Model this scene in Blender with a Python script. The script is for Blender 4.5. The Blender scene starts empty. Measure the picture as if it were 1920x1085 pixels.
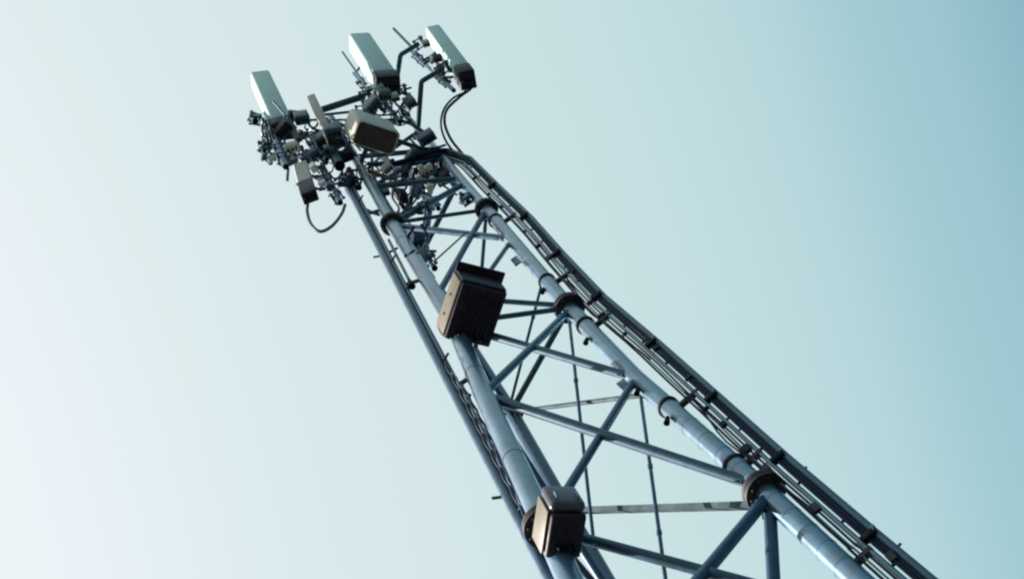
import bpy, bmesh, math, random
from mathutils import Vector, Matrix
random.seed(7)
scene = bpy.context.scene
# ------------------------------------------------------------------ camera
# camera frame recovered from the tower's vanishing point (pixels of the 1920x1085 photograph)
PW, PHH, F = 1920.0, 1085.0, 2500.0
CX, CY = PW/2, PHH/2
VX, VY = 291.0, -340.0
EYE = 1.6
n_ = Vector((VX-CX, -(VY-CY), -F)).normalized()          # world up, in camera axes
a_ = (Vector((0, 0, -1)) - n_*n_.dot(Vector((0, 0, -1)))).normalized()   # horizontal forward
b_ = a_.cross(n_)                                          # right
M3 = Matrix((b_, a_, n_))                                  # camera axes -> world axes
cam_data = bpy.data.cameras.new('camera')
cam = bpy.data.objects.new('camera', cam_data)
scene.collection.objects.link(cam)
cam_data.sensor_width = 36.0
cam_data.lens = F/PW*36.0
cam_data.clip_start = 0.1
cam_data.clip_end = 5000
cam.matrix_world = Matrix.Translation((0, 0, EYE)) @ M3.to_4x4()
scene.camera = cam

def ray(x, y):
    return M3 @ Vector(((x-CX)/F, -(y-CY)/F, -1.0))
def PH(x, y, h):                                           # point seen at a pixel, h metres above the eye
    d = ray(x, y); return d*(h/d.z) + Vector((0, 0, EYE))
def PY(x, y, Y):                                           # point seen at a pixel in the vertical plane y = Y
    d = ray(x, y); return d*(Y/d.y) + Vector((0, 0, EYE))

# ------------------------------------------------------------------ light
GLOW_DIR = ray(-4500, 2200).normalized()                  # whitest part of the thin haze
SUN_AZ, SUN_EL = math.radians(-96), math.radians(27)      # azimuth from the viewing direction, sun to the left
SUN_DIR = Vector((math.sin(SUN_AZ)*math.cos(SUN_EL), math.cos(SUN_AZ)*math.cos(SUN_EL), math.sin(SUN_EL)))
sun_el = math.asin(SUN_DIR.z)
sun_az = math.atan2(SUN_DIR.x, SUN_DIR.y)
world = bpy.data.worlds.new('World'); scene.world = world
world.use_nodes = True
nt = world.node_tree; nt.nodes.clear()
out = nt.nodes.new('ShaderNodeOutputWorld')
bg = nt.nodes.new('ShaderNodeBackground')
sky = nt.nodes.new('ShaderNodeTexSky'); sky.sky_type = 'NISHITA'; sky.sun_disc = False
sky.sun_elevation = sun_el; sky.sun_rotation = sun_az
sky.air_density = 1.0; sky.dust_density = 2.0; sky.ozone_density = 1.0
# thin high haze: the sky whitens towards the sun
geo = nt.nodes.new('ShaderNodeNewGeometry')
dotn = nt.nodes.new('ShaderNodeVectorMath'); dotn.operation = 'DOT_PRODUCT'
dotn.inputs[1].default_value = -GLOW_DIR
nt.links.new(geo.outputs['Incoming'], dotn.inputs[0])
ramp = nt.nodes.new('ShaderNodeValToRGB')
GL = [(0.0, (0.085, 0.749, 1.854)), (0.3, (0.402, 1.612, 3.049)), (0.42, (1.464, 3.617, 4.934)), (0.5, (2.825, 5.345, 6.208)), (0.533, (3.802, 6.501, 7.147)), (0.555, (4.144, 6.81, 7.393)), (0.5905, (5.474, 7.785, 8.071)), (0.6355, (6.33, 8.387, 8.602)), (0.663, (6.63, 8.564, 8.602)), (0.75, (7.746, 9.199, 9.245)), (0.8, (8.342, 9.574, 9.623)), (0.845, (9.422, 10.152, 10.407)), (0.875, (9.894, 10.548, 10.709))]
cr = ramp.color_ramp
cr.interpolation = 'LINEAR'
cr.elements[0].position = GL[0][0]; cr.elements[0].color = (*[c/10 for c in GL[0][1]], 1)
cr.elements[1].position = GL[-1][0]; cr.elements[1].color = (*[c/10 for c in GL[-1][1]], 1)
for p, c in GL[1:-1]:
    e = cr.elements.new(p); e.color = (*[v/10 for v in c], 1)
half = nt.nodes.new('ShaderNodeMath'); half.operation = 'MULTIPLY_ADD'
half.inputs[1].default_value = 0.5; half.inputs[2].default_value = 0.5
nt.links.new(dotn.outputs['Value'], half.inputs[0])
nt.links.new(half.outputs['Value'], ramp.inputs['Fac'])
scl = nt.nodes.new('ShaderNodeVectorMath'); scl.operation = 'SCALE'; scl.inputs['Scale'].default_value = 10.0
nt.links.new(ramp.outputs['Color'], scl.inputs[0])
mix = nt.nodes.new('ShaderNodeMix'); mix.data_type = 'RGBA'; mix.inputs['Factor'].default_value = 0.85
nt.links.new(sky.outputs['Color'], mix.inputs['A'])
nt.links.new(scl.outputs['Vector'], mix.inputs['B'])
nt.links.new(mix.outputs['Result'], bg.inputs['Color'])
bg.inputs['Strength'].default_value = 0.05
nt.links.new(bg.outputs['Background'], out.inputs['Surface'])
sl = bpy.data.lights.new('sun', 'SUN'); sl.energy = 5.0; sl.angle = math.radians(0.5); sl.color = (1.0, 0.94, 0.84)
so = bpy.data.objects.new('sun', sl); scene.collection.objects.link(so)
so.rotation_euler = SUN_DIR.to_track_quat('Z', 'Y').to_euler()
scene.view_settings.view_transform = 'Standard'
scene.view_settings.look = 'None'
scene.view_settings.gamma = 1
scene.view_settings.exposure = 1.0
scene.render.filepath = ''
scene.cycles.filter_width = 2.3

# ------------------------------------------------------------------ materials
def mat(name, col, rough=0.5, metal=0.0, var=0.15, scale=6.0, bump=0.0, col2=None, thr=(0.35, 0.7), coat=0.0, spec=0.5, stain=None):
    m = bpy.data.materials.new(name); m.use_nodes = True
    t = m.node_tree; b = t.nodes['Principled BSDF']
    tc = t.nodes.new('ShaderNodeTexCoord'); nz = t.nodes.new('ShaderNodeTexNoise')
    nz.inputs['Scale'].default_value = scale; nz.inputs['Detail'].default_value = 6
    t.links.new(tc.outputs['Object'], nz.inputs['Vector'])
    r = t.nodes.new('ShaderNodeValToRGB')
    c2 = col2 if col2 else tuple(c*(1+var) for c in col)
    c1 = tuple(c*(1-var) for c in col)
    r.color_ramp.elements[0].position = thr[0]; r.color_ramp.elements[1].position = thr[1]
    r.color_ramp.elements[0].color = (*c1, 1); r.color_ramp.elements[1].color = (*c2, 1)
    t.links.new(nz.outputs['Fac'], r.inputs['Fac']); t.links.new(r.outputs['Color'], b.inputs['Base Color'])
    b.inputs['Metallic'].default_value = metal
    b.inputs['Coat Weight'].default_value = coat; b.inputs['Coat Roughness'].default_value = 0.25
    b.inputs['Specular IOR Level'].default_value = spec
    if stain:                                              # patches of grime or rust with a shape of their own
        n2 = t.nodes.new('ShaderNodeTexNoise'); n2.inputs['Scale'].default_value = stain[1]; n2.inputs['Detail'].default_value = 8
        n2.inputs['Roughness'].default_value = 0.7
        t.links.new(tc.outputs['Object'], n2.inputs['Vector'])
        r2 = t.nodes.new('ShaderNodeMapRange'); r2.inputs['From Min'].default_value = stain[2]; r2.inputs['From Max'].default_value = stain[2]+0.12
        r2.inputs['To Max'].default_value = stain[3]
        t.links.new(n2.outputs['Fac'], r2.inputs['Value'])
        mx = t.nodes.new('ShaderNodeMix'); mx.data_type = 'RGBA'; mx.inputs['B'].default_value = (*stain[0], 1)
        t.links.new(r2.outputs['Result'], mx.inputs['Factor']); t.links.new(r.outputs['Color'], mx.inputs['A'])
        t.links.new(mx.outputs['Result'], b.inputs['Base Color'])
    mr = t.nodes.new('ShaderNodeMapRange')
    mr.inputs['To Min'].default_value = max(0.05, rough-0.1); mr.inputs['To Max'].default_value = min(1, rough+0.12)
    t.links.new(nz.outputs['Fac'], mr.inputs['Value']); t.links.new(mr.outputs['Result'], b.inputs['Roughness'])
    if bump:
        bp = t.nodes.new('ShaderNodeBump'); bp.inputs['Strength'].default_value = bump; bp.inputs['Distance'].default_value = 0.01
        t.links.new(nz.outputs['Fac'], bp.inputs['Height']); t.links.new(bp.outputs['Normal'], b.inputs['Normal'])
    return m
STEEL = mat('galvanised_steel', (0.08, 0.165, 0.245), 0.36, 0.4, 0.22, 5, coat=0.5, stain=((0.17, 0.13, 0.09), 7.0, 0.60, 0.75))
STEEL_D = mat('weathered_and_shade_steel', (0.024, 0.080, 0.145), 0.45, 0.2, 0.3, 8, coat=0.25, stain=((0.10, 0.08, 0.06), 9.0, 0.62, 0.6))  # stained dark steel; its darkness doubles as painted shade on the back leg
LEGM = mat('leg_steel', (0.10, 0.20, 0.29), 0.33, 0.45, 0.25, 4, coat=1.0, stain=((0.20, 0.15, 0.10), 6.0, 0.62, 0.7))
WORN = mat('worn_grey_steel', (0.065, 0.10, 0.12), 0.7, 0.1, 0.4, 6, spec=0.2)
FLANGE = mat('flange_steel', (0.026, 0.024, 0.032), 0.6, 0.2, 0.3, 10)
RAIL = mat('rail_steel', (0.05, 0.12, 0.17), 0.4, 0.4, 0.2, 6)
CABLE = mat('cable_black', (0.003, 0.013, 0.040), 0.6, 0.0, 0.3, 20, spec=0.2)
CABLE_G = mat('cable_grey', (0.10, 0.16, 0.19), 0.5, 0.0, 0.2, 20)
RADOME = mat('radome_plastic', (0.46, 0.67, 0.64), 0.45, 0.0, 0.05, 3, stain=((0.30, 0.42, 0.38), 2.5, 0.55, 0.5))
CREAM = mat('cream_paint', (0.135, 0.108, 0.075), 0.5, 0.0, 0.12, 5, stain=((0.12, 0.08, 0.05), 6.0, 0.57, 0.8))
CREAM2 = mat('pale_cream_plastic', (0.50, 0.50, 0.42), 0.5, 0.0, 0.10, 5, stain=((0.25, 0.2, 0.14), 5.0, 0.58, 0.6))
TAN = mat('tan_plastic', (0.40, 0.35, 0.29), 0.5, 0.0, 0.12, 6)
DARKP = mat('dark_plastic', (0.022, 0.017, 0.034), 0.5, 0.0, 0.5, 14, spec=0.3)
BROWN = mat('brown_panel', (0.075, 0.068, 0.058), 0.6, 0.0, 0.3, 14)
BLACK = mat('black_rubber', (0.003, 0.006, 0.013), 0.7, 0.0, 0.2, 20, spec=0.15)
WHITE = mat('white_plastic', (0.72, 0.74, 0.72), 0.4, 0.0, 0.05, 5)
GROUND = mat('gravel_ground', (0.045, 0.05, 0.04), 0.95, 0.0, 0.4, 0.7)
CONC = mat('concrete', (0.28, 0.27, 0.25), 0.9, 0.0, 0.2, 3, 0.3)

# ------------------------------------------------------------------ helpers
ZUP = Vector((0, 0, 1))
def BM(): return bmesh.new()
def frame(d):
    d = d.normalized(); u = d.cross(ZUP)
    if u.length < 1e-3: u = Vector((1, 0, 0))
    u.normalize(); return u, d.cross(u).normalized()
def tube(bm, pts, r, seg=14, cap=True):
    pts = [Vector(p) for p in pts]
    rs = r if isinstance(r, (list, tuple)) else [r]*len(pts)
    rings = []; u = None
    for i, p in enumerate(pts):
        if i == 0: d = pts[1]-p
        elif i == len(pts)-1: d = p-pts[i-1]
        else: d = (pts[i+1]-p).normalized()+(p-pts[i-1]).normalized()
        d.normalize()
        if u is None: u, v = frame(d)
        else:
            u = (u - d*u.dot(d)).normalized(); v = d.cross(u)
        rings.append([bm.verts.new(p + (u*math.cos(t)+v*math.sin(t))*rs[i]) for t in [2*math.pi*k/seg for k in range(seg)]])
    for A, B in zip(rings, rings[1:]):
        for k in range(seg):
            bm.faces.new((A[k], A[(k+1) % seg], B[(k+1) % seg], B[k]))
    if cap:
        bm.faces.new(rings[0]); bm.faces.new(rings[-1][::-1])
def spline(pts, n=8):
    pts = [Vector(p) for p in pts]
    P = [pts[0]*2-pts[1]] + pts + [pts[-1]*2-pts[-2]]
    o = []
    for i in range(1, len(P)-2):
        for k in range(n):
            t = k/n; p0, p1, p2, p3 = P[i-1:i+3]
            o.append(0.5*((2*p1)+(p2-p0)*t+(2*p0-5*p1+4*p2-p3)*t*t+(3*p1-p0-3*p2+p3)*t**3))
    o.append(pts[-1]); return o
def box(bm, c, ux, uy, uz, bev=0.0, seg=2):
    """box with centre c and half-extent vectors"""
    c = Vector(c); vs = []
    for k in (-1, 1):
        for (i, j) in ((-1, -1), (1, -1), (1, 1), (-1, 1)):
            vs.append(bm.verts.new(c+ux*i+uy*j+uz*k))
    fs = [(0, 3, 2, 1), (4, 5, 6, 7), (0, 1, 5, 4), (1, 2, 6, 5), (2, 3, 7, 6), (3, 0, 4, 7)]
    fa = [bm.faces.new([vs[q] for q in f]) for f in fs]
    if bev:
        es = list({e for f in fa for e in f.edges})
        bmesh.ops.bevel(bm, geom=es, offset=bev, segments=seg, affect='EDGES', profile=0.5)
def bar(bm, a, b, w, t, up=ZUP):
    a, b = Vector(a), Vector(b); d = b-a; dn = d.normalized()
    s = dn.cross(up); s = s.normalized() if s.length > 1e-3 else Vector((1, 0, 0))
    box(bm, (a+b)/2, d/2, s*w/2, s.cross(dn)*t/2)
def disc(bm, c, ax, r, t, seg=24):
    ax = Vector(ax).normalized(); c = Vector(c); tube(bm, [c-ax*t/2, c+ax*t/2], r, seg)

def finish(bm, name, m, loc):
    bmesh.ops.recalc_face_normals(bm, faces=bm.faces)
    for f in bm.faces: f.smooth = True
    for e in bm.edges:
        if len(e.link_faces) == 2:
            try:
                if e.calc_face_angle() > math.radians(38): e.smooth = False
            except ValueError: pass
    bmesh.ops.translate(bm, verts=bm.verts, vec=-loc)
    me = bpy.data.meshes.new(name); bm.to_mesh(me); bm.free()
    me.materials.append(m)
    o = bpy.data.objects.new(name, me); scene.collection.objects.link(o)
    return o
ORG = {}
def part(name, bm, m, parent, label=None):
    w = ORG[parent.name]
    o = finish(bm, name, m, w)
    o.parent = parent; ORG[o.name] = w
    if label: o['label'] = label
    return o
def thing(name, label, cat, loc, group=None):
    o = bpy.data.objects.new(name, None); scene.collection.objects.link(o)
    o.empty_display_size = 0.2
    o.location = loc; ORG[o.name] = Vector(loc)
    o['label'] = label; o['category'] = cat
    if group: o['group'] = group
    return o
def single(name, bm, m, label, cat, group=None):
    zs = min(bm.verts, key=lambda v: v.co.z).co.copy()
    o = finish(bm, name, m, zs); o.location = zs
    o['label'] = label; o['category'] = cat
    if group: o['group'] = group
    ORG[o.name] = zs
    return o
def structure(o): o['kind'] = 'structure'; return o

# ------------------------------------------------------------------ ground
bm = BM()
N = 40; S = 1500.0
vv = [[bm.verts.new(((i/N-.5)*2*S, (j/N-.5)*2*S, 0)) for j in range(N+1)] for i in range(N+1)]
for i in range(N):
    for j in range(N): bm.faces.new((vv[i][j], vv[i+1][j], vv[i+1][j+1], vv[i][j+1]))
g = finish(bm, 'ground', GROUND, Vector((0, 0, 0))); structure(g)

# ------------------------------------------------------------------ tower legs
H = dict(l1=20.0, l2=15.34, lm=12.96, l3=9.94)
def hz(p, h): return Vector((p.x, p.y, h+EYE))
AX = Vector((-0.44, 7.47, 0))
legs = {}
L = [PH(1022, 985, 9.94), PH(908, 741, 12.96), PH(850, 606, 15.34), PH(735, 420, 20.0), PH(697, 350, 22.1)]
R = [PH(1432, 920, 9.94), PH(1192, 709, 12.96), PH(1067, 577, 15.34), PH(912, 393, 20.0), PH(862, 335, 22.1)]
B = [PH(1188, 1180, 9.94), PH(1062, 957, 12.96), PH(958, 772, 15.34), PH(822, 556, 20.0), PH(786, 484, 22.1)]
def extend(P, base, top):
    d = (P[0]-P[2]); d = d/abs(d.z)
    foot = P[0] + d*P[0].z
    foot.z = 0
    t = hz(P[-1], top)
    return [foot, P[0]+d*(P[0].z-7.2)] + P + [t]
def leg_at(P, h):
    z = h+EYE
    for p, q in zip(P, P[1:]):
        if p.z <= z <= q.z: return p.lerp(q, (z-p.z)/(q.z-p.z))
    return P[-1]
def pix(p):
    q = M3.transposed() @ (p-Vector((0, 0, EYE))); return CX+F*q.x/-q.z, CY-F*q.y/-q.z
def leg_y(P, y):                        # point on the leg at image row y
    lo, hi = P[0].z+4, P[-1].z
    for _ in range(40):
        m = (lo+hi)/2
        if pix(leg_at(P, m-EYE))[1] > y: lo = m
        else: hi = m
    return leg_at(P, lo-EYE)
LL, RR, BB = extend(L, 0, 25.5), extend(R, 0, 25.5), extend(B, 0, 25.0)

tower = thing('lattice_tower', 'tall three legged lattice tower of blue grey steel tubes leaning across the pale sky', 'tower', (AX.x, AX.y, 0))
def flange(bm, P, h, r=0.2):
    c = leg_at(P, h); d = (leg_at(P, h+.3)-leg_at(P, h-.3)).normalized()
    disc(bm, c-d*0.028, d, r, 0.045, 30); disc(bm, c+d*0.028, d, r, 0.045, 30)
    u, v = frame(d)
    for k in range(10):
        t = 2*math.pi*k/10; q = c+(u*math.cos(t)+v*math.sin(t))*(r-0.038)
        tube(bm, [q-d*0.09, q+d*0.09], 0.014, 6)
for nm, P, rr in (('L', LL, .111), ('R', RR, .104), ('B', BB, .094)):
    bm = BM()
    pts = P[:-2]
    tube(bm, pts, [rr]*len(pts), 28)
    up = P[-2:]
    tube(bm, [P[-3], P[-2], P[-1]], [rr*.86, rr*.86, rr*.8], 20)
    lg = part('leg', bm, STEEL_D if nm == 'B' else LEGM, tower)  # shade on the back leg is put in as a darker steel
    for h in (9.94, 15.34, 20.0, 5.2, 1.0):
        if nm == 'B' and h == 9.94: pass
        bm = BM(); flange(bm, P, h, {'L': .2, 'R': .2, 'B': .16}[nm] * (0.93 if h > 19 else 1)); part('flange', bm, FLANGE, lg)
    # welded stub plates at mid nodes
    for h in (12.96, 17.6, 7.6):
        c = leg_at(P, h); d = (leg_at(P, h+.3)-leg_at(P, h-.3)).normalized()
        o_ = (Vector((AX.x, AX.y, c.z))-c).normalized()
        bm = BM(); box(bm, c+o_*(rr+.03), o_*.07, d.cross(o_)*.012, d*.14, .004, 1); part('gusset', bm, STEEL_D, lg)
    if nm == 'R':
        for y in (528, 610, 763, 872, 414):
            c = leg_y(P, y); d = Vector((0, 0, 1))
            d = (leg_at(P, c.z-EYE+.3)-leg_at(P, c.z-EYE-.3)).normalized()
            bm = BM(); disc(bm, c, d, rr+.02, .035, 24)
            q = c + Vector((-.16, -.0, -.02)); 
            part('collar', bm, FLANGE, lg)
        y = 800
        while y < 1085:
            c = leg_y(P, y); bm = BM(); d = (leg_at(P, c.z-EYE+.3)-leg_at(P, c.z-EYE-.3)).normalized()
            disc(bm, c, d, rr+.0025, .018, 28); part('strap', bm, LEGM, lg); y += 27+(y-800)*.02
    if nm == 'L':
        for y in (455, 700, 860):
            c = leg_y(P, y); bm = BM(); d = (leg_at(P, c.z-EYE+.3)-leg_at(P, c.z-EYE-.3)).normalized()
            disc(bm, c, d, rr+.004, .03, 28); part('strap', bm, LEGM, lg)

def brace(name, a, b, r, m=STEEL_D, endplate=True, ra=.09, rb=.09):
    d = (b-a).normalized(); bm = BM()
    tube(bm, [a+d*ra, b-d*rb], r, 16)
    if endplate:
        for p, s, rr in ((a, 1, ra), (b, -1, rb)):
            q = p+d*s*(rr+.02); u, v = frame(d)
            box(bm, q, d*.12, u*.008, v*r*1.35)
            for e in (-.05, .05):
                for g_ in (-.6, .6): tube(bm, [q+d*e+v*r*g_*1.6-u*.025, q+d*e+v*r*g_*1.6+u*.025], .011, 6)
    return part(name, bm, m, tower)
lv = {k: (leg_at(LL, h), leg_at(RR, h), leg_at(BB, h)) for k, h in dict(a=22.1, l1=20., l12=17.75, l2=15.34, lm=12.96, l3=9.94, l34=7.6, l4=5.2, l45=3.1, l5=1.0, top=24.6).items()}
zr = {}
Rm12 = leg_y(RR, 448); Lm12 = leg_y(LL, 556); Bm12 = leg_at(BB, (Rm12.z+Lm12.z)/2-EYE)
L1, R1, B1 = lv['l1']; L2, R2, B2 = lv['l2']; Lm, Rm, Bm_ = lv['lm']; L3, R3, B3 = lv['l3']
L34, R34, B34 = lv['l34']; L4, R4, B4 = lv['l4']; La, Ra, Ba = lv['a']; L45, R45, B45 = lv['l45']; L5, R5, B5 = lv['l5']
DB = 'diagonal_brace'; HB = 'horizontal_brace'
# face left-right
brace(DB, L1, leg_y(RR, 345), .052); brace(HB, L1+Vector((0, 0, .05)), R1, .033)
brace(DB, L1-Vector((0, 0, .08)), Rm12, .05, STEEL); brace(DB, R1, Lm12, .047)
brace(DB, Rm12-Vector((0, 0, .05)), L2, .035); brace(HB, L2, R2, .035)
brace(DB, Lm12, R2+Vector((0, 0, .08)), .036)
brace(DB, L2-Vector((0, 0, .05)), Rm, .05); brace(DB, R2-Vector((0, 0, .06)), Lm+Vector((0, 0, .04)), .047, STEEL)
brace(DB, Lm, R3+Vector((0, 0, .1)), .055); brace(DB, Rm, L3, .045)
brace(DB, L3-Vector((0, 0, .05)), R34, .05); brace(DB, R3-Vector((0, 0, .1)), L34, .058)
for A, Bq in ((R34, L4), (L34, R4), (L4, R45), (R4, L45), (L45, R5), (R45, L5)): brace(DB, A, Bq, .055)
brace(HB, L4, R4, .035)
# face right-back
brace(HB, R2, B2, .04, STEEL_D); brace(HB, R1, B1, .035)
brace(DB, B2, leg_y(RR, 738), .028, WORN)
bmp = BM(); bar(bmp, Bm_, leg_y(RR, 944)+(Bm_-R3)*.06, .085, .06); part('channel_brace', bmp, WORN, tower)
brace(DB, R1, Bm12, .03)
brace(DB, R3-Vector((0, 0, .12)), leg_y(BB, 1700), .06)
for A, Bq in ((B3, R34), (B34, R4), (R34, B4), (B4, R45), (R4, B45)): brace(DB, A, Bq, .05)
# face back-left
for A, Bq in ((L1, B1), (L2, B2), (L3, B3), (L4, B4)): brace(HB, A, Bq, .035)
for A, Bq in ((B1, Lm12), (Lm12, B2), (B2, Lm), (Lm, B3), (B3, L34), (L34, B4)): brace(DB, A, Bq, .045)
# thin tie rods
for A, Bq in ((leg_y(RR, 520), B2+Vector((0, 0, .1))), (R2+Vector((-.05, 0, -.12)), leg_y(BB, 1055)), (Rm+Vector((0, 0, -.1)), leg_y(BB, 1350))):
    bm = BM(); tube(bm, [A, Bq], .021, 10)
    for k in (.31, .52):
        c = A.lerp(Bq, k); d = (Bq-A).normalized(); disc(bm, c, d, .028, .05, 10)
    part('tie_rod', bm, STEEL_D, tower)

# ------------------------------------------------------------------ tower head
for h, r in ((22.1, .05), (24.3, .05)):
    A = [leg_at(X, h) for X in (LL, RR, BB)]
    for i in range(3): brace(HB, A[i], A[(i+1) % 3], r, STEEL_D, ra=.05, rb=.05)
T0 = [leg_at(X, 22.1) for X in (LL, RR, BB)]; T1 = [leg_at(X, 24.3) for X in (LL, RR, BB)]
brace(DB, T0[0], T1[1], .035); brace(DB, T0[2], T1[1], .035); brace(DB, T0[2], T1[0], .035)
for c, w in ((T1[0], .07), (T1[1], .06), (T1[2], .06)):     # head poles
    bm = BM(); tube(bm, [c-Vector((0, 0, .6)), hz(c, 28.0)], w, 14); part('head_pole', bm, STEEL_D, tower)
C1 = sum(T1, Vector())/3
bm = BM(); tube(bm, [C1-Vector((0, 0, .3)), hz(C1, 28.2)], .09, 16); part('head_mast', bm, STEEL_D, tower)
for c in T1:
    for h in (26.0, 27.6):
        brace(HB, hz(C1, h), hz(c, h), .04, ra=.05, rb=.03)
bm = BM()
ring = [hz(C1, 25.0)+Vector((math.cos(t), math.sin(t), 0))*.95 for t in [2*math.pi*k/36 for k in range(37)]]
tube(bm, ring, .035, 10, False); part('head_ring', bm, STEEL_D, tower)

# ------------------------------------------------------------------ generic fittings
def clamp(bm, c, ax, r, out_dir, s=1.0):
    """U-bolt clamp round a pipe: two plates and two studs"""
    ax = ax.normalized(); o = (out_dir-ax*out_dir.dot(ax)).normalized(); w = ax.cross(o)
    box(bm, c+o*(r+.02*s), o*.024*s, w*(r+.06*s), ax*.07*s, .004, 1)
    box(bm, c-o*(r+.02*s), o*.014*s, w*(r+.05*s), ax*.04*s, .004, 1)
    for k in (-1, 1):
        q = c+w*(r+.035*s)*k; tube(bm, [q-o*(r+.05*s), q+o*(r+.07*s)], .012*s, 6)
        disc(bm, q+o*(r+.045*s), o, .022*s, .02*s, 6)
        disc(bm, q-o*(r+.035*s), o, .022*s, .02*s, 6)
def pipe_with_hole(parent, a, b, r, m=STEEL_D, name='mounting_pipe'):
    """a is the low end; its open mouth shows black"""
    bm = BM(); tube(bm, [a, b], r, 18); p = part(name, bm, m, parent)
    d = (b-a).normalized(); bm = BM(); disc(bm, a-d*.004, d, r*.93, .012, 18); part('mouth_shade', bm, BLACK, p)  # black disc over the capped end paints the dark of an open bore
    return p
def perp_h(v, like):
    p = Vector((-v.y, v.x, 0)).normalized()
    return p if p.dot(like) > 0 else -p

def antenna(label, c, w, tc, hb, ht, depth, dlike, cap=.22, pipe=None, tilt_w=1.0, body=RADOME, blockm=DARKP, group='panel antennas at the tower head'):
    c0 = PH(*c, hb); w0 = PH(*w, hb); t0 = PH(*tc, ht)
    W = w0-c0; W.z = 0; D = perp_h(W, Vector(dlike))*depth
    t = thing('panel_antenna', label, 'antenna', c0+W/2+D/2, group)
    UP = t0-c0
    bm = BM(); cc = c0+W/2+D/2+UP/2
    box(bm, cc, W/2, D/2, UP/2, min(depth, W.length)*.16, 3)
    part('radome', bm, body, t)
    u = UP.normalized()
    if cap:
        bm = BM(); box(bm, c0+W/2+D/2-u*cap/2, W*.51, D*.5, u*cap/2, .02, 2)
        blk = part('connector_block', bm, blockm, t)
        bm = BM()
        for i in (-.32, -.1, .12, .34):
            q = c0+W*(.5+i)+D*.5-u*cap; tube(bm, [q+u*.02, q-u*.09], .022, 10)
        part('connector', bm, BLACK, blk)
    return t, c0, W, D, UP, u

# left front panel
t1, c0, W, D, UP, u = antenna('wide pale panel antenna at the far left with a sunlit white side', (507, 222), (547, 217), (468, 134), 26.3, 29.2, .42, (-1, 0, 0), cap=.16)
A1 = c0+W/2+D/2
# middle panel
t2, c2, W2, D2, UP2, u2 = antenna('highest middle panel antenna above the cream rimmed box with dark block below', (698, 133), (742, 130), (653, 62), 26.9, 29.7, .42, (-1, 0, 0), cap=.42)
# right panel
t3, c3, W3, D3, UP3, u3 = antenna('slim panel antenna at the upper right held by two bent arms', (850, 123), (879, 117), (797, 50), 26.3, 29.2, .38, (-1, 0, 0), cap=.48)
# low left panel, hanging below the arms
t4, c4, W4, D4, UP4, u4 = antenna('short cream antenna hanging lowest at the left with a looped cable', (557, 342), (584, 332), (548, 308), 22.0, 23.3, .20, (-1, 0, 0), cap=.8, body=CREAM2)
# narrow cream one
t5, c5, W5, D5, UP5, u5 = antenna('narrow tilted cream antenna between the left and middle panels', (606, 247), (621, 241), (575, 180), 24.4, 26.6, .30, (-1, 0, 0), cap=0, body=TAN)
bm = BM(); box(bm, c5+W5*.5+D5*.5-u5*.05, W5*.5, D5*.52, u5*.05, .01, 1); part('end_cap', bm, BROWN, t5)
t6, c6, W6, D6, UP6, u6 = antenna('small brown antenna under the far left panel', (552, 262), (563, 256), (535, 228), 24.4, 25.4, .10, (-1, 0, 0), cap=0, body=BROWN)

# mounting pipes (vertical, black open mouths) with clamps
def mount(t, low, h, length, r, targets, out):
    a = PH(*low, h); b = a+Vector((0, 0, length))
    p = pipe_with_hole(t, a, b, r)
    for k in targets:
        bm = BM(); clamp(bm, a.lerp(b, k), ZUP, r, Vector(out)); part('clamp', bm, STEEL_D, p)
    return a, b
pa3, pb3 = mount(t3, (851, 170), 25.2, 4.6, .045, (.2, .35, .72, .88), (1, -.3, 0))
pa2, pb2 = mount(t2, (716, 205), 25.0, 3.9, .042, (.15, .4, .7), (0, -1, 0))
pa1, pb1 = mount(t1, (536, 313), 22.6, 4.6, .055, (.15, .3, .55, .75), (-1, -.5, 0))
pa4, pb4 = mount(t4, (638, 380), 21.2, 2.6, .05, (.15, .6), (-1, 0, 0))
def tilt_bracket(t, p, q):
    bm = BM(); m_ = (p+q)/2+Vector((0, 0, -.12))
    bar(bm, p, m_, .05, .012); bar(bm, m_, q, .05, .012); disc(bm, m_, (1, .3, 0), .03, .08, 8)
    part('tilt_bracket', bm, STEEL_D, t)
for t, c, W_, D_, UP_, pa, pb in ((t1, c0, W, D, UP, pa1, pb1), (t2, c2, W2, D2, UP2, pa2, pb2), (t3, c3, W3, D3, UP3, pa3, pb3), (t4, c4, W4, D4, UP4, pa4, pb4)):
    for k in (.12, .8):
        q = c+W_/2+D_*.9+UP_*k
        z = min(max(q.z, pa.z+.1), pb.z-.1)
        tilt_bracket(t, Vector((pa.x, pa.y, z)), q)

# bent arms of the right sector
def arm(label, paths, r=.052, grp='antenna support arms', m=STEEL_D, at=None):
    t = thing('support_arm', label, 'support arm', paths[0][0], grp)
    for pts in paths:
        bm = BM(); tube(bm, spline_corner(pts, .05), r, 16); part('arm_tube', bm, m, t)
        bm = BM(); d = (pts[-1]-pts[-2]).normalized(); clamp(bm, pts[-1], ZUP, .05, d, 1.3); part('clamp', bm, m, t)
    return t
def spline_corner(pts, r):
    o = [pts[0]]
    for i in range(1, len(pts)-1):
        a = (pts[i-1]-pts[i]); b = (pts[i+1]-pts[i]); ra = min(r, a.length*.4, b.length*.4)
        p, q = pts[i]+a.normalized()*ra, pts[i]+b.normalized()*ra
        for k in range(6):
            s = k/5; o.append(p*(1-s)**2+pts[i]*2*s*(1-s)+q*s*s)
    o.append(pts[-1]); return o
hz3 = 25.6
arm('pair of dark bent tubes reaching up to the right antenna', [
    [PH(778, 262, hz3), PH(784, 238, hz3), PH(790, 153, hz3), PH(832, 128, hz3)],
    [PH(738, 190, 27.9), PH(751, 103, 27.9), PH(786, 82, 27.9)]])
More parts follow.
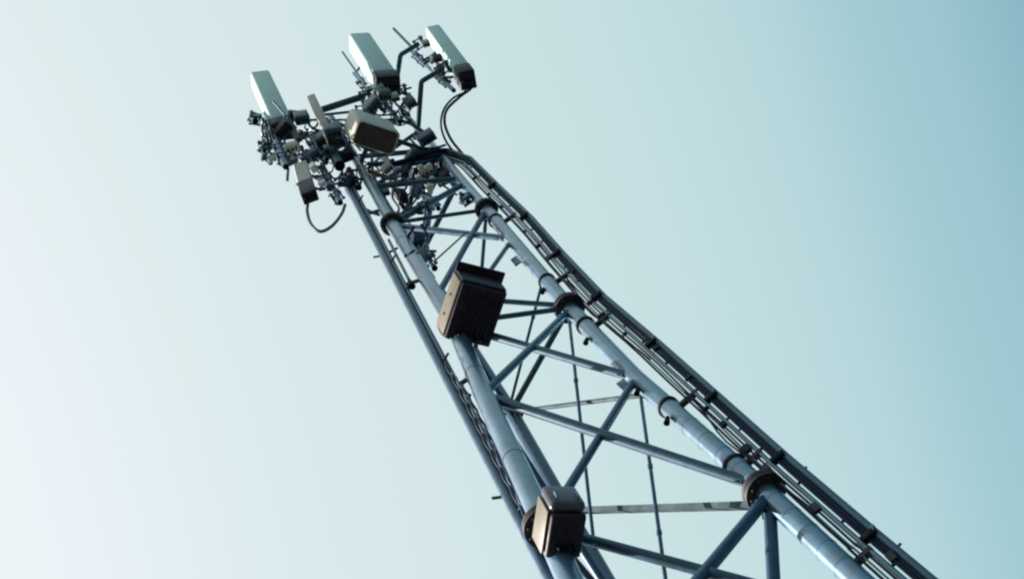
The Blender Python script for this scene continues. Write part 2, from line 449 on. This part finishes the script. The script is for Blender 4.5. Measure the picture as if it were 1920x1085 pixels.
arm('thick straight arm running from left to the foot of the middle antenna', [[PH(604, 206, 26.4), PH(684, 180, 26.4)]], .07)
arm('lower thick arm out to the far left antenna', [[PH(640, 292, 24.6), PH(604, 284, 24.6), PH(536, 298, 24.6)], [PH(640, 250, 26.2), PH(560, 252, 26.2), PH(508, 258, 26.2)]], .055)
arm('thin pair of arms beside the cream rimmed box', [[PH(600, 216, 26.0), PH(676, 208, 26.0)], [PH(624, 240, 25.0), PH(680, 226, 25.0)]], .028)

# ------------------------------------------------------------------ boxes on the tower
def cabinet(name, label, cat, A, Bp, Dp, hb, height, side, bottom, lid=None, bev=.02, grp=None, rim=None):
    """bottom rectangle from its near corner A along AB and AD (pixels at height hb)"""
    a, b, d = PH(*A, hb), PH(*Bp, hb), PH(*Dp, hb)
    U = b-a; V0 = d-a; V = perp_h(U, V0)*V0.length
    c = a+U/2+V/2
    t = thing(name, label, cat, c, grp)
    bm = BM(); box(bm, c+Vector((0, 0, height/2)), U/2, V/2, Vector((0, 0, height/2)), bev, 3); part('housing', bm, bottom, t)
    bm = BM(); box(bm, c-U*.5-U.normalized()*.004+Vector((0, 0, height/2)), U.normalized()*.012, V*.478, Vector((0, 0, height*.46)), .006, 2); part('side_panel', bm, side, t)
    return t, c, U, V

# upper cabinet
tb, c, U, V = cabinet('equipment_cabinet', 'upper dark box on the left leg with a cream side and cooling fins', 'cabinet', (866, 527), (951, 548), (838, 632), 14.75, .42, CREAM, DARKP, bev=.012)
u_, v_ = U.normalized(), V.normalized()
bm = BM(); box(bm, c-Vector((0, 0, .022)), U*.488, V*.488, Vector((0, 0, .022)), .012, 2); bp = part('bottom_plate', bm, DARKP, tb)
bm = BM()
for i in range(9):
    q = c+U*(-.4+.1*i)-Vector((0, 0, .05)); box(bm, q, u_*.006, V*.42, Vector((0, 0, .011)))
part('cooling_fins', bm, DARKP, bp)
# door on near face
bm = BM(); box(bm, c-V*.5-v_*.012+Vector((0, 0, .2)), U*.485, v_*.012, Vector((0, 0, .18)), .006, 2); part('door', bm, DARKP, tb)
bm = BM(); box(bm, c-V*.5-v_*.02+u_*.03+Vector((0, 0, .44)), U*.5+u_*.02, v_*.10, Vector((0, 0, .02)), .008, 1); part('rain_hood', bm, DARKP, tb)
bm = BM()
for k in (.15, .5): tube(bm, [c-U*.5-u_*.03+V*(k-.3)+Vector((0, 0, .22)), c-U*.5+V*(k-.3)+Vector((0, 0, .22))], .02, 10)
part('latch', bm, BROWN, tb)
bm = BM()
for i in range(4):
    q = c+U*(-.25+.17*i)+V*.36-Vector((0, 0, .05)); tube(bm, [q, q-Vector((0, 0, .12))], .022, 10)
part('connector', bm, BLACK, bp)
bm = BM(); Lb = leg_at(LL, 15.15); Lb2 = leg_at(LL, 14.95); bar(bm, Lb, Vector((c.x, c.y, Lb.z)), .1, .04); bar(bm, Lb2-Vector((0,0,.05)), Vector((c.x, c.y, Lb2.z)), .1, .04); part('mounting_bracket', bm, STEEL_D, tb)
# lower cabinet
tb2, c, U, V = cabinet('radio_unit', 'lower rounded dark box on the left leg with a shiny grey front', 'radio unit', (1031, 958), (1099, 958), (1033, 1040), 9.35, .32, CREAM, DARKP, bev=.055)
u_, v_ = U.normalized(), V.normalized()
bm = BM(); box(bm, c-Vector((0, 0, .03)), U*.49, V*.49, Vector((0, 0, .03)), .028, 3); bp2 = part('bottom_plate', bm, DARKP, tb2)
bm = BM(); box(bm, c-V*.5-v_*.03+Vector((0, 0, .16)), U*.49, v_*.05, Vector((0, 0, .17)), .045, 5); fr = part('front_cover', bm, mat('grey_cover', (.10, .09, .12), .3, .2), tb2)
bm = BM()
for s in (-1, 1): box(bm, c-V*.5-v_*.095+U*.3*s+Vector((0, 0, .10)), U*.02, v_*.02, Vector((0, 0, .05)), .005, 1)
part('latch', bm, STEEL, fr)
bm = BM()
for i in range(3): q = c+U*(-.2+.2*i)+V*.2-Vector((0, 0, .05)); tube(bm, [q, q-Vector((0, 0, .08))], .016, 10)
part('connector', bm, BLACK, bp2)
bm = BM(); Lb = leg_at(LL, 9.6); bar(bm, Lb, Vector((c.x, c.y, Lb.z)), .08, .05); part('mounting_bracket', bm, STEEL_D, tb2)

# cream rimmed shroud at the head
a, b, d = PH(672, 224, 23.2), PH(753, 250, 23.2), PH(655, 268, 23.2)
U = b-a; V = perp_h(U, d-a)*(d-a).length; c = a+U/2+V/2; hgt = 1.05
ts = thing('shrouded_radio', 'cream box with rounded rim and dark open underside at the tower head', 'radio box', c)
def rrect(U, V, k, rad, n=6):
    hu, hv = U.length/2*k, V.length/2*k; u, v = U.normalized(), V.normalized(); o = []
    for sx, sy, t0 in ((1, 1, 0), (-1, 1, 90), (-1, -1, 180), (1, -1, 270)):
        for i in range(n+1):
            t = math.radians(t0+90*i/n); o.append(u*(sx*(hu-rad)+rad*math.cos(t))+v*(sy*(hv-rad)+rad*math.sin(t)))
    return o
def loops(bm, Ls, capa=False, capb=False):
    Rg = [[bm.verts.new(p) for p in l] for l in Ls]
    for A, Bq in zip(Rg, Rg[1:]):
        for i in range(len(A)):
            j = (i+1) % len(A); bm.faces.new((A[i], A[j], Bq[j], Bq[i]))
    if capa: bm.faces.new(Rg[0])
    if capb: bm.faces.new(Rg[-1])
up = lambda z: Vector((0, 0, z))
bm = BM()
prof = [(.885, .06), (.89, .01), (.935, -.012), (.97, 0), (1, .04), (1, hgt), (.93, hgt+.04)]
loops(bm, [[c+p+up(z) for p in rrect(U, V, k, .085*k)] for k, z in prof], True, True)
sh = part('housing', bm, CREAM2, ts)
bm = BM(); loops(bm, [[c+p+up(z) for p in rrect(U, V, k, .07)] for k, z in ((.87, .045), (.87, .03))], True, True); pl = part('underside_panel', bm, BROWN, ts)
bm = BM(); bar(bm, c+up(.4), Vector((T1[0].x, T1[0].y, c.z+.4)), .08, .05); bar(bm, c+up(.6), Vector((T1[1].x, T1[1].y, c.z+.6)), .08, .05); part('mounting_bracket', bm, STEEL_D, ts)

# ------------------------------------------------------------------ small radios and fittings round the head
def radio(label, px, h, sx, sy, sz, yaw=0.0, m=STEEL_D, fins=True):
    c = PH(*px, h); t = thing('remote_radio', label, 'radio unit', c, 'small radio units round the tower head')
    ux = Vector((math.cos(yaw), math.sin(yaw), 0)); uy = Vector((-math.sin(yaw), math.cos(yaw), 0))
    bm = BM(); box(bm, c+up(sz/2), ux*sx/2, uy*sy/2, up(sz/2), .02, 2); hs = part('housing', bm, m, t)
    if fins:
        bm = BM()
        for i in range(7): box(bm, c+ux*sx*(-.42+.14*i)-uy*(sy/2+.01)+up(sz/2), ux*.006, uy*.012, up(sz*.45))
        part('cooling_fins', bm, m, hs)
    bm = BM()
    for i in (-.3, 0, .3):
        q = c+ux*sx*i; tube(bm, [q, q-up(.09)], .024, 10)
    part('connector', bm, BLACK, hs)
    return t
radio('dark radio unit right under the far left antenna', (522, 238), 25.3, .30, .16, .45, .3, DARKP)
radio('navy radio unit left of the narrow cream antenna', (568, 226), 25.2, .28, .18, .5, .5, STEEL_D)
radio('white radio unit under the left arm', (548, 280), 24.2, .26, .16, .3, .4, WHITE)
radio('blue grey radio unit just below the narrow cream antenna', (598, 268), 24.2, .26, .16, .4, .2, STEEL_D)
radio('blue grey radio unit above the cream rimmed box', (702, 200), 25.0, .32, .18, .45, -.2, STEEL_D)
radio('pale radio unit below the middle antenna block', (712, 168), 26.4, .22, .14, .25, .1, RADOME)
radio('dark radio unit right of the cream rimmed box', (802, 262), 23.9, .34, .18, .35, .1, STEEL_D)
radio('small dark radio unit behind the left leg top', (752, 326), 23.0, .30, .16, .35, .6, STEEL_D)
radio('grey radio unit by the lower bent arm', (772, 196), 25.6, .22, .16, .45, .2, CABLE_G)
radio('purple grey radio unit hanging over the upper frame', (757, 375), 21.8, .16, .14, .5, .8, DARKP)
radio('blue grey radio unit behind the left leg below the first flange', (786, 456), 19.8, .22, .18, .5, .8, STEEL_D)
radio('white radio unit ringed by coiled cable', (800, 325), 23.0, .30, .2, .25, .2, WHITE, False)
radio('dark radio unit over the top right brace', (835, 338), 22.6, .30, .18, .3, .2, DARKP)
radio('small navy radio unit between the tower legs', (640, 268), 24.6, .26, .2, .45, .4, STEEL_D)

radio('navy radio unit in the dense middle of the head', (626, 250), 24.0, .30, .18, .5, .5, STEEL_D)
radio('dark radio unit just under the cream rimmed box left corner', (652, 296), 23.6, .24, .16, .35, .3, CABLE)
radio('dark radio unit between far left antenna and narrow cream one', (552, 222), 25.8, .20, .16, .35, .8, CABLE)
radio('dark radio unit at the base of the far left antenna', (532, 246), 24.9, .34, .18, .3, -.2, DARKP)
radio('navy radio unit over the lower left arm', (586, 296), 23.9, .34, .2, .3, .1, STEEL_D)
radio('navy radio unit right of the pale curved bar', (838, 312), 23.2, .30, .2, .3, .5, CABLE)
radio('small white radio unit right under the cream rimmed box', (728, 318), 22.9, .20, .14, .2, -.1, WHITE)
radio('small cream radio unit under the pale curved bar', (724, 362), 22.2, .14, .12, .2, .4, RADOME)
radio('navy radio unit just right of the pale short bar', (778, 296), 23.5, .28, .18, .3, -.3, STEEL_D)
radio('pale green radio unit between the upper bent arm and the navy radio', (742, 186), 25.8, .18, .12, .3, .3, RADOME)
radio('small cream bracket box between right antenna and its pipe', (822, 112), 26.8, .20, .12, .25, .4, CREAM)
radio('white bracket box at the upper end of the right antenna pipe', (800, 84), 27.6, .16, .12, .2, .4, WHITE)
radio('blue grey radio unit behind the middle antenna foot', (722, 182), 25.6, .26, .18, .4, .6, CABLE_G)
radio('pale radio unit near the far left tilted bracket', (526, 228), 25.6, .12, .12, .14, .2, CREAM)

# vertical stub pipes with black open mouths
def stub(label, px, h, ln, r, m=STEEL_D, fins=False):
    c = PH(*px, h); t = thing('stub_pipe', label, 'pipe', c, 'open ended vertical pipes')
    p = pipe_with_hole(t, c, c+up(ln), r, m, 'pipe')
    for k in (.25, .7):
        bm = BM(); clamp(bm, c+up(ln*k), ZUP, r, Vector((random.uniform(-1, 1), random.uniform(-1, 1), 0))); part('clamp', bm, m, p)
    return t
stub('thickest open pipe with a round black mouth beside the left leg top', (637, 311), 23.2, 2.6, .10)
stub('open pipe with a black mouth right of the left leg below the first flange', (815, 503), 19.0, 1.6, .05)
stub('open pipe with a black mouth under the top right brace', (822, 391), 21.6, 1.5, .045)
stub('open pipe with a black mouth right of the cream rimmed box', (750, 229), 24.6, 2.0, .052)
stub('small open pipe high on the left cluster', (497, 283), 24.6, .5, .055)
stub('small open pipe at the far left edge of the cluster', (479, 228), 26.0, .5, .06)
stub('dark open pipe left of the left leg top', (673, 352), 22.2, 1.3, .055, DARKP)
stub('short open pipe near the white radio unit', (612, 300), 23.6, .9, .05)
stub('short open pipe beside the top flange of the right leg', (878, 378), 20.6, .35, .04)

# bars at the head and the pole left of the inner diagonal
def strut(label, pts, r, m=STEEL_D, name='strut'):
    bm = BM(); tube(bm, pts, r, 12); return single(name, bm, m, label, 'strut', 'struts of the tower head')
strut('dark upright strut crossing behind the top braces', [PH(809, 372, 21.4), PH(792, 490, 19.2)], .05)
strut('dark slanting strut left of the cream rimmed box', [PH(612, 222, 25.2), PH(668, 292, 23.6)], .03)
strut('thinner slanting strut left of the cream rimmed box', [PH(622, 218, 25.2), PH(676, 282, 23.6)], .018)
strut('thin whip rod poking up in front of the far left panel', [PH(512, 190, 25.4), PH(556, 240, 24.8)], .018)
strut('thin rod poking up left of the middle panel', [PH(642, 98, 28.6), PH(684, 158, 26.8)], .024)
strut('thin rod tip poking up left of the right panel', [PH(738, 54, 29.4), PH(775, 92, 28.0)], .03)
strut('pale curved bar below the cream rimmed box', spline([PH(688, 320, 22.6), PH(725, 332, 22.6), PH(765, 339, 22.6), PH(820, 340, 22.8)]), .035, CREAM)
strut('pale short bar under the cream rimmed box', [PH(700, 322, 23.0), PH(752, 314, 23.0)], .03, WHITE)
strut('dark flat bar under the cream rimmed box', [PH(690, 308, 23.4), PH(800, 306, 23.4)], .05)
strut('thin strut with a black tip below the second brace', [PH(876, 434, 18.8), PH(812, 492, 18.4)], .014, CABLE_G)
strut('thin horizontal peg on the dark upright strut', [PH(796, 470, 19.6), PH(818, 471, 19.6)], .022)
strut('upper slanting tube above the top right flange', [PH(836, 312, 22.9), PH(900, 378, 20.6)], .045)

# ------------------------------------------------------------------ cable ladder beside the right leg
tr = thing('cable_ladder', 'dark cable ladder running along the right edge of the tower', 'cable ladder', (1.35, 7.5, 0))
# centre line of the outer rail in the photograph, in the vertical plane just right of the leg
def PR_(x, y): return PY(x, y, 7.50)
path = [(812, 290), (846, 286), (880, 298), (930, 348), (994, 410), (1054, 478), (1130, 558), (1232, 645), (1344, 745), (1470, 858), (1636, 1000), (1740, 1087)]
rail_out = [PR_(*p) for p in path]
low = rail_out[-1]+(rail_out[-1]-rail_out[-2]).normalized()*(rail_out[-1].z/abs((rail_out[-1]-rail_out[-2]).normalized().z))
rail_out.append(low)
def shifted(dx, dy=0.0): return [p+Vector((dx, dy, 0)) for p in rail_out]
def widths(): pass
bm = BM(); tube(bm, shifted(.028), .034, 12); part('outer_rail', bm, RAIL, tr)
bm = BM(); tube(bm, shifted(-.118), .025, 12); part('inner_rail', bm, STEEL, tr)
for p, q in zip(rail_out[2:], rail_out[3:]):
    nseg = max(1, int((p-q).length/0.55))
    for k in range(nseg):
        e = p.lerp(q, (k+.5)/nseg)
        if e.z > 8: bm = BM(); bar(bm, e+Vector((.03, .035, 0)), e+Vector((-.115, .035, 0)), .03, .008); part('rung', bm, CABLE, tr)
for i, (x, y) in enumerate(((985, 408), (1045, 478), (1122, 558), (1224, 645), (1337, 746), (1462, 860), (1634, 1006), (925, 350))):
    c = PR_(x, y); bm = BM(); box(bm, c+Vector((-.01, -.02, 0)), Vector((.07, 0, 0)), Vector((0, .035, 0)), up(.035), .010, 2)
    cl = part('cable_clamp', bm, BLACK, tr)
    bm = BM(); tube(bm, [c+Vector((.06, -.09, 0)), c+Vector((.06, .03, 0))], .015, 8); part('bolt', bm, STEEL, cl)
for x, y in ((1511, 885), (1686, 1031), (1157, 578), (1262, 672), (1400, 800)):
    c = PR_(x-14, y+6); bm = BM(); tube(bm, [c, c+Vector((.11, 0, .03))], .012, 8); part('step_peg', bm, RAIL, tr)
# standoff arms from the right leg collars
for y in (414, 528, 610, 763, 872, 1060):
    c = leg_y(RR, y+8); 
    bm = BM(); e = min(rail_out, key=lambda p: 0)
    # rail point at the same height
    for p, q in zip(rail_out, rail_out[1:]):
        if q.z <= c.z <= p.z: e = p.lerp(q, (p.z-c.z)/(p.z-q.z)); break
    else: e = None
    if e is not None:
        bar(bm, c+(e-c).normalized()*.1, e+Vector((-.09, 0, 0)), .06, .05); part('standoff_arm', bm, FLANGE, tr)
# feeder cables in the tray and beside it
def run(dx, dy, j=.006):
    return [p+Vector((dx+random.uniform(-j, j), dy, 0)) for p in rail_out]
for k, (dx, dy, r, m, lab) in enumerate(((-.022, .005, .024, CABLE, 'outer thick black feeder cable between the ladder rails'), (-.062, -.012, .019, CABLE, 'inner thick black feeder cable between the ladder rails'),
                               (-.165, -.01, .012, CABLE, 'slim black cable outside the ladder, next to its inner rail'), (-.195, -.01, .010, CABLE_G, 'slim grey cable between two black ones beside the ladder'), (-.225, -.02, .013, CABLE, 'slim black cable nearest to the right tower leg'))):
    pts = spline(run(dx, dy), 4)
    if k >= 2:
        pts = [p+Vector((.003*math.sin(i*1.3+k), 0, 0)) for i, p in enumerate(pts)]
    bm = BM(); tube(bm, pts, r, 8)
    single('feeder_cable', bm, m, lab+', right edge of the tower', 'cable', 'feeder cables down the right side')
for x, y in ((1100, 640), (1183, 660), (1098, 643), (1250, 793), (1194, 738), (1017, 548)):
    c = PY(x, y, 7.42); bm = BM(); tube(bm, [c, c+Vector((.05, .02, .11))], [.035, .022], 10); 
    if (x, y) in ((1100, 640), (1183, 660)): bm.free(); continue
    single('cable_gland', bm, BLACK, {643: 'black gland under the second flange of the right leg', 793: 'black gland under the collar low on the right leg', 738: 'black gland at the middle node of the right leg', 548: 'black gland above the second flange of the right leg'}[y], 'gland')

random.seed(3)
zz = 3.0
while zz < 23.5:
    for p, q in zip(rail_out, rail_out[1:]):
        if q.z <= zz <= p.z: e = p.lerp(q, (p.z-zz)/(p.z-q.z)); break
    dx = random.choice((-.165, -.18, -.195, -.05))
    bm = BM(); box(bm, e+Vector((dx, -.02, 0)), Vector((random.uniform(.02, .045), 0, 0)), Vector((0, .02, 0)), up(random.uniform(.012, .06)), .004, 1)
    part('cable_tie', bm, random.choice((BLACK, CABLE, FLANGE)), tr)
    zz += random.uniform(.35, 1.1)
# one feeder that sags away from the run between ties
for k, (za, zb, sag, lb) in enumerate(((10.8, 13.6, .07, 'sagging slim cable beside the ladder near the second flange of the right leg'), (7.0, 9.6, .09, 'sagging slim cable beside the ladder low on the right leg'), (14.6, 17.6, .06, 'sagging slim cable beside the ladder high on the right leg'))):
    pts = []
    for i in range(13):
        z = za+(zb-za)*i/12
        for p, q in zip(rail_out, rail_out[1:]):
            if q.z <= z <= p.z: e = p.lerp(q, (p.z-z)/(p.z-q.z)); break
        pts.append(e+Vector((-.19-sag*math.sin(math.pi*i/12)**2*(1+.3*math.sin(i)), -.04, 0)))
    bm = BM(); tube(bm, pts, .010, 7); single('slack_cable', bm, CABLE, lb, 'cable', 'slack cables beside the ladder')

# ------------------------------------------------------------------ climbing rail beside the left leg
tl = thing('climbing_rail', 'narrow climbing rail with pegs along the left edge of the tower', 'climbing rail', (-1.25, 6.6, 0))
lp = [(637, 332), (652, 358), (669, 388), (687, 427), (716, 465), (733, 497), (755, 535), (780, 585), (798, 617), (822, 667), (840, 705), (868, 762), (897, 825), (928, 892), (950, 942), (985, 1012), (1018, 1086)]
lpts = []
for x, y in lp:
    lpts.append((x, y))
def PLft(x, y): return PY(x, y, 6.56)
rail = [PLft(*p) for p in lpts]
# straighten: least squares line in x against z
zs = [p.z for p in rail]; xs = [p.x for p in rail]
mz, mx = sum(zs)/len(zs), sum(xs)/len(xs)
sl_ = sum((z-mz)*(x-mx) for z, x in zip(zs, xs))/sum((z-mz)**2 for z in zs)
def railp(z, dx=0, dy=0): return Vector((mx+sl_*(z-mz)+dx, 6.56+dy, z))
ztop, zmid = rail[0].z, PLft(830, 684).z
bm = BM(); tube(bm, [railp(z) for z in (0, 8, 14, 20, ztop)], .058, 14); part('rail_tube', bm, STEEL_D, tl)
bm = BM(); tube(bm, [railp(z, .085) for z in (0, 8, 14, 20, ztop)], .028, 10); part('inner_tube', bm, RAIL, tl)
for x, y, s in ((712, 484, -1), (930, 946, -1), (668, 385, 1), (836, 679, 1), (882, 754, 1), (772, 540, 1), (1010, 1075, 1), (735, 494, 1)):
    z = PLft(x, y).z; c = railp(z); bm = BM()
    tube(bm, [c, c+Vector((.17*s if s > 0 else -.13, -.05, .06))], .016, 8)
    if s < 0: tube(bm, [c, c+Vector((.24, .03, -.03))], .02, 8)
    part('climbing_peg', bm, FLANGE, tl)
for h in (7.5, 10.6, 13.6, 17.2, 20.8):
    c = leg_at(LL, h); r_ = railp(c.z); bm = BM(); bar(bm, c, r_, .05, .03); part('standoff_arm', bm, RAIL, tl)
# twisted cables between climbing rail and leg, lower half
for k, (dx, m) in enumerate(((.075, CABLE), (.105, STEEL_D), (.135, CABLE))):
    pts = []
    z = 0.0
    while z < zmid-.1-.35*k:
        t = z*16+k*2.1; pts.append(railp(z, dx+.005*math.cos(t)+.006*math.sin(z*1.3+k), -.07+.012*math.sin(t))); z += .07
    bm = BM(); tube(bm, pts, .015, 7)
    single('twisted_cable', bm, m, ['black twisted cable nearest to the climbing rail', 'grey twisted cable in the middle of the three beside the left leg', 'black twisted cable nearest to the left leg'][k], 'cable', 'twisted cables beside the left leg')
t = thing('conduit', 'short dark conduit with a black end between climbing rail and left leg', 'conduit', PLft(773, 537))
a, b = PLft(773, 537), PLft(729, 450)
pipe_with_hole(t, a, b, .022, RAIL, 'tube'); 
bm = BM(); tube(bm, [a, a+(b-a).normalized()*.3], [.05, .02], 10); part('end_cone', bm, BLACK, t)

# ------------------------------------------------------------------ loose cables
def cable(label, pts, r, m=CABLE, n=8, grp='loose jumper cables at the tower head'):
    bm = BM(); tube(bm, spline(pts, n), r, 8); return single('jumper_cable', bm, m, label, 'cable', grp)
cable('grey cable looping down from the lowest left antenna', [PH(x, y, h) for x, y, h in ((577, 384, 21.4), (576, 398, 21.0), (583, 420, 20.6), (600, 434, 20.4), (622, 424, 20.5), (640, 402, 20.9), (647, 384, 21.3))], .028, CABLE_G)
cable('outer cable curving from the right antenna down to the cable ladder', [PH(x, y, h) for x, y, h in ((880, 128, 26.2), (889, 148, 26.0), (884, 165, 25.8), (862, 182, 25.5), (838, 206, 25.2), (834, 232, 24.9), (846, 262, 24.4), (870, 292, 23.9))], .028)
cable('inner cable curving from the right antenna down to the cable ladder', [PH(x, y, h) for x, y, h in ((866, 160, 25.9), (872, 172, 25.8), (850, 184, 25.5), (832, 206, 25.2), (827, 236, 24.9), (838, 268, 24.4), (862, 296, 23.9))], .022)
cable('thick dark cable sweeping from the ladder top towards the cream rimmed box', [PH(x, y, h) for x, y, h in ((874, 296, 23.7), (840, 283, 23.8), (805, 286, 23.6), (765, 300, 23.4), (720, 312, 23.3))], .05)
cable('second dark cable sweeping from the ladder top to the head', [PH(x, y, h) for x, y, h in ((878, 302, 23.6), (840, 291, 23.6), (800, 297, 23.5), (768, 312, 23.3), (758, 345, 22.8))], .04)
cable('third dark cable from the ladder top over the white radio unit', [PH(x, y, h) for x, y, h in ((882, 308, 23.5), (845, 300, 23.5), (812, 302, 23.4), (780, 318, 23.2), (772, 352, 22.5), (770, 385, 21.9))], .035)
cable('dark cable dropping from the ladder top along the right leg', [PH(x, y, h) for x, y, h in ((846, 300, 23.3), (853, 318, 23.0), (868, 340, 22.4), (882, 360, 21.6))], .025)
coil = [PH(800, 326, 22.9)+Vector((math.cos(t)*.17, math.sin(t)*.17, .01*t)) for t in [k*.35 for k in range(44)]]
bm = BM(); tube(bm, coil, .016, 8); single('cable_coil', bm, CABLE, 'coil of black cable round the white radio unit', 'cable')
lab = ['jumper cable behind the far left antenna foot', 'jumper cable between the left arm and the navy radio', 'jumper cable under the narrow cream antenna', 'jumper cable left of the left leg top', 'jumper cable above the cream rimmed box', 'jumper cable under the middle antenna block', 'jumper cable beside the lower bent arm', 'jumper cable dropping inside the upper frame', 'jumper cable over the first flange of the left leg', 'jumper cable behind the cream bar', 'wavy jumper cable hanging inside the frame', 'jumper cable behind the left leg at the second brace', 'jumper cable between left arm and lowest antenna', 'jumper cable right of the cream rimmed box']
J = [((505, 228, 25.3), (515, 262, 24.6), (545, 272, 24.6), (575, 255, 25)), ((540, 240, 25.1), (535, 275, 24.3), (570, 300, 24), (610, 285, 24.2)),
     ((585, 250, 24.4), (600, 285, 23.9), (630, 295, 23.8), (655, 270, 24)), ((610, 300, 23.6), (606, 330, 22.8), (632, 345, 22.4), (650, 325, 22.8)),
     ((690, 172, 26.4), (680, 195, 25.8), (705, 215, 25.2), (735, 215, 25)), ((722, 158, 26.8), (730, 180, 26.3), (748, 200, 25.6), (765, 212, 25.4)),
     ((760, 188, 25.8), (752, 205, 25.4), (770, 232, 25), (790, 250, 24.6)), ((742, 345, 22.6), (736, 370, 22), (748, 392, 21.6), (738, 405, 21.3)),
     ((700, 330, 23), (712, 352, 22.4), (722, 375, 21.6), (735, 398, 20.9)), ((775, 340, 22.8), (785, 362, 22.3), (772, 385, 21.8), (760, 400, 21.4)),
     ((765, 415, 20.8), (775, 435, 20.2), (766, 455, 19.9), (782, 480, 19.4)), ((770, 440, 20.2), (790, 450, 19.9), (786, 475, 19.5), (800, 490, 19.2)),
     ((560, 298, 23.9), (575, 325, 23.2), (605, 340, 22.6), (622, 335, 22.6)), ((770, 262, 24.2), (785, 275, 23.9), (812, 278, 23.7), (835, 272, 23.9))]
for l, p in zip(lab, J):
    cable(l, [PH(*q) for q in p], random.uniform(.018, .026), random.choice((CABLE, CABLE, CABLE_G)))

random.seed(21)
def hfor(y): return 22.0+(352-y)/24.0
tg = thing('jumper_cable_tangle', 'tangle of thin dark jumper cables spread over the tower head', 'cables', PH(690, 300, 23.5))
ZONES = [(492, 560, 222, 300, 16), (560, 660, 225, 335, 24), (665, 770, 165, 235, 16), (680, 860, 285, 345, 24), (735, 800, 335, 400, 8), (760, 800, 420, 480, 5)]
for x0, x1, y0, y1, nn in ZONES:
    for i in range(nn):
        x, y = random.uniform(x0, x1), random.uniform(y0, y1); h0 = min(hfor(y), 26.5); p = []
        a = random.uniform(0, 6.28)
        for k in range(5):
            p.append(PH(x, y, h0+random.uniform(-.25, .25)))
            a += random.uniform(-1.0, 1.0); x += 11*math.cos(a); y += 11*math.sin(a)
            x = min(max(x, x0), x1); y = min(max(y, y0), y1)
        bm = BM(); tube(bm, spline(p, 5), random.uniform(.014, .028), 6)
        part('jumper_cable', bm, random.choice((CABLE, CABLE, CABLE, STEEL_D, CABLE_G, BLACK)), tg)
mf = thing('mounting_frame', 'jumble of small steel clamps, rods and bracket plates filling the tower head', 'brackets', PH(680, 300, 23.8))
for x0, x1, y0, y1, nn in [(498, 556, 225, 300, 13), (560, 655, 225, 345, 22), (670, 770, 160, 235, 14), (690, 860, 285, 350, 15), (800, 860, 95, 150, 5), (740, 815, 350, 400, 5), (600, 650, 330, 370, 3)]:
    for i in range(nn):
        x, y = random.uniform(x0, x1), random.uniform(y0, y1); h0 = min(hfor(y), 27)
        c = PH(x, y, h0); a = random.uniform(0, 3.14); o_ = Vector((math.cos(a), math.sin(a), 0))
        bm = BM(); k = i % 4
        if k == 0: clamp(bm, c, ZUP, random.uniform(.03, .05), o_, 1.2); nm = 'clamp'; m_ = STEEL_D
        elif k == 1: tube(bm, [c, c+o_*random.uniform(.2, .5)+up(random.uniform(-.15, .15))], random.uniform(.018, .032), 8); nm = 'rod'; m_ = random.choice((STEEL_D, STEEL))
        elif k == 2: box(bm, c, o_*random.uniform(.05, .12), o_.cross(ZUP)*random.uniform(.03, .08), up(random.uniform(.05, .14)), .01, 1); nm = 'bracket_plate'; m_ = random.choice((STEEL_D, WHITE, WHITE, CREAM2, RADOME, CABLE))
        else:
            tube(bm, [c, c+up(.22)], [.03, .045], 10); tube(bm, [c-up(.16)+o_*.02, c], .012, 6); nm = 'connector'; m_ = random.choice((BLACK, CABLE, DARKP))
        part(nm, bm, m_, mf)

for px_, h_ in (((790, 316), 22.7), ((812, 338), 22.4), ((786, 336), 22.5), ((806, 314), 22.7)):
    c = PH(*px_, h_); bm = BM(); tube(bm, [c, c+up(.1)], .055, 14); part('white_connector', bm, WHITE, mf)
# concrete footing
bm = BM()
for P in (LL, RR, BB): box(bm, P[0]+up(.2), Vector((.45, 0, 0)), Vector((0, .45, 0)), up(.215), .02, 2)
bm.free()
for P, l in ((LL, 'concrete footing under the left tower leg'), (RR, 'concrete footing under the right tower leg'), (BB, 'concrete footing under the rear tower leg')):
    bm = BM(); box(bm, Vector((P[0].x, P[0].y, .15)), Vector((.45, 0, 0)), Vector((0, .45, 0)), up(.2), .02, 2)
    single('footing', bm, CONC, l, 'footing', 'concrete footings of the tower')
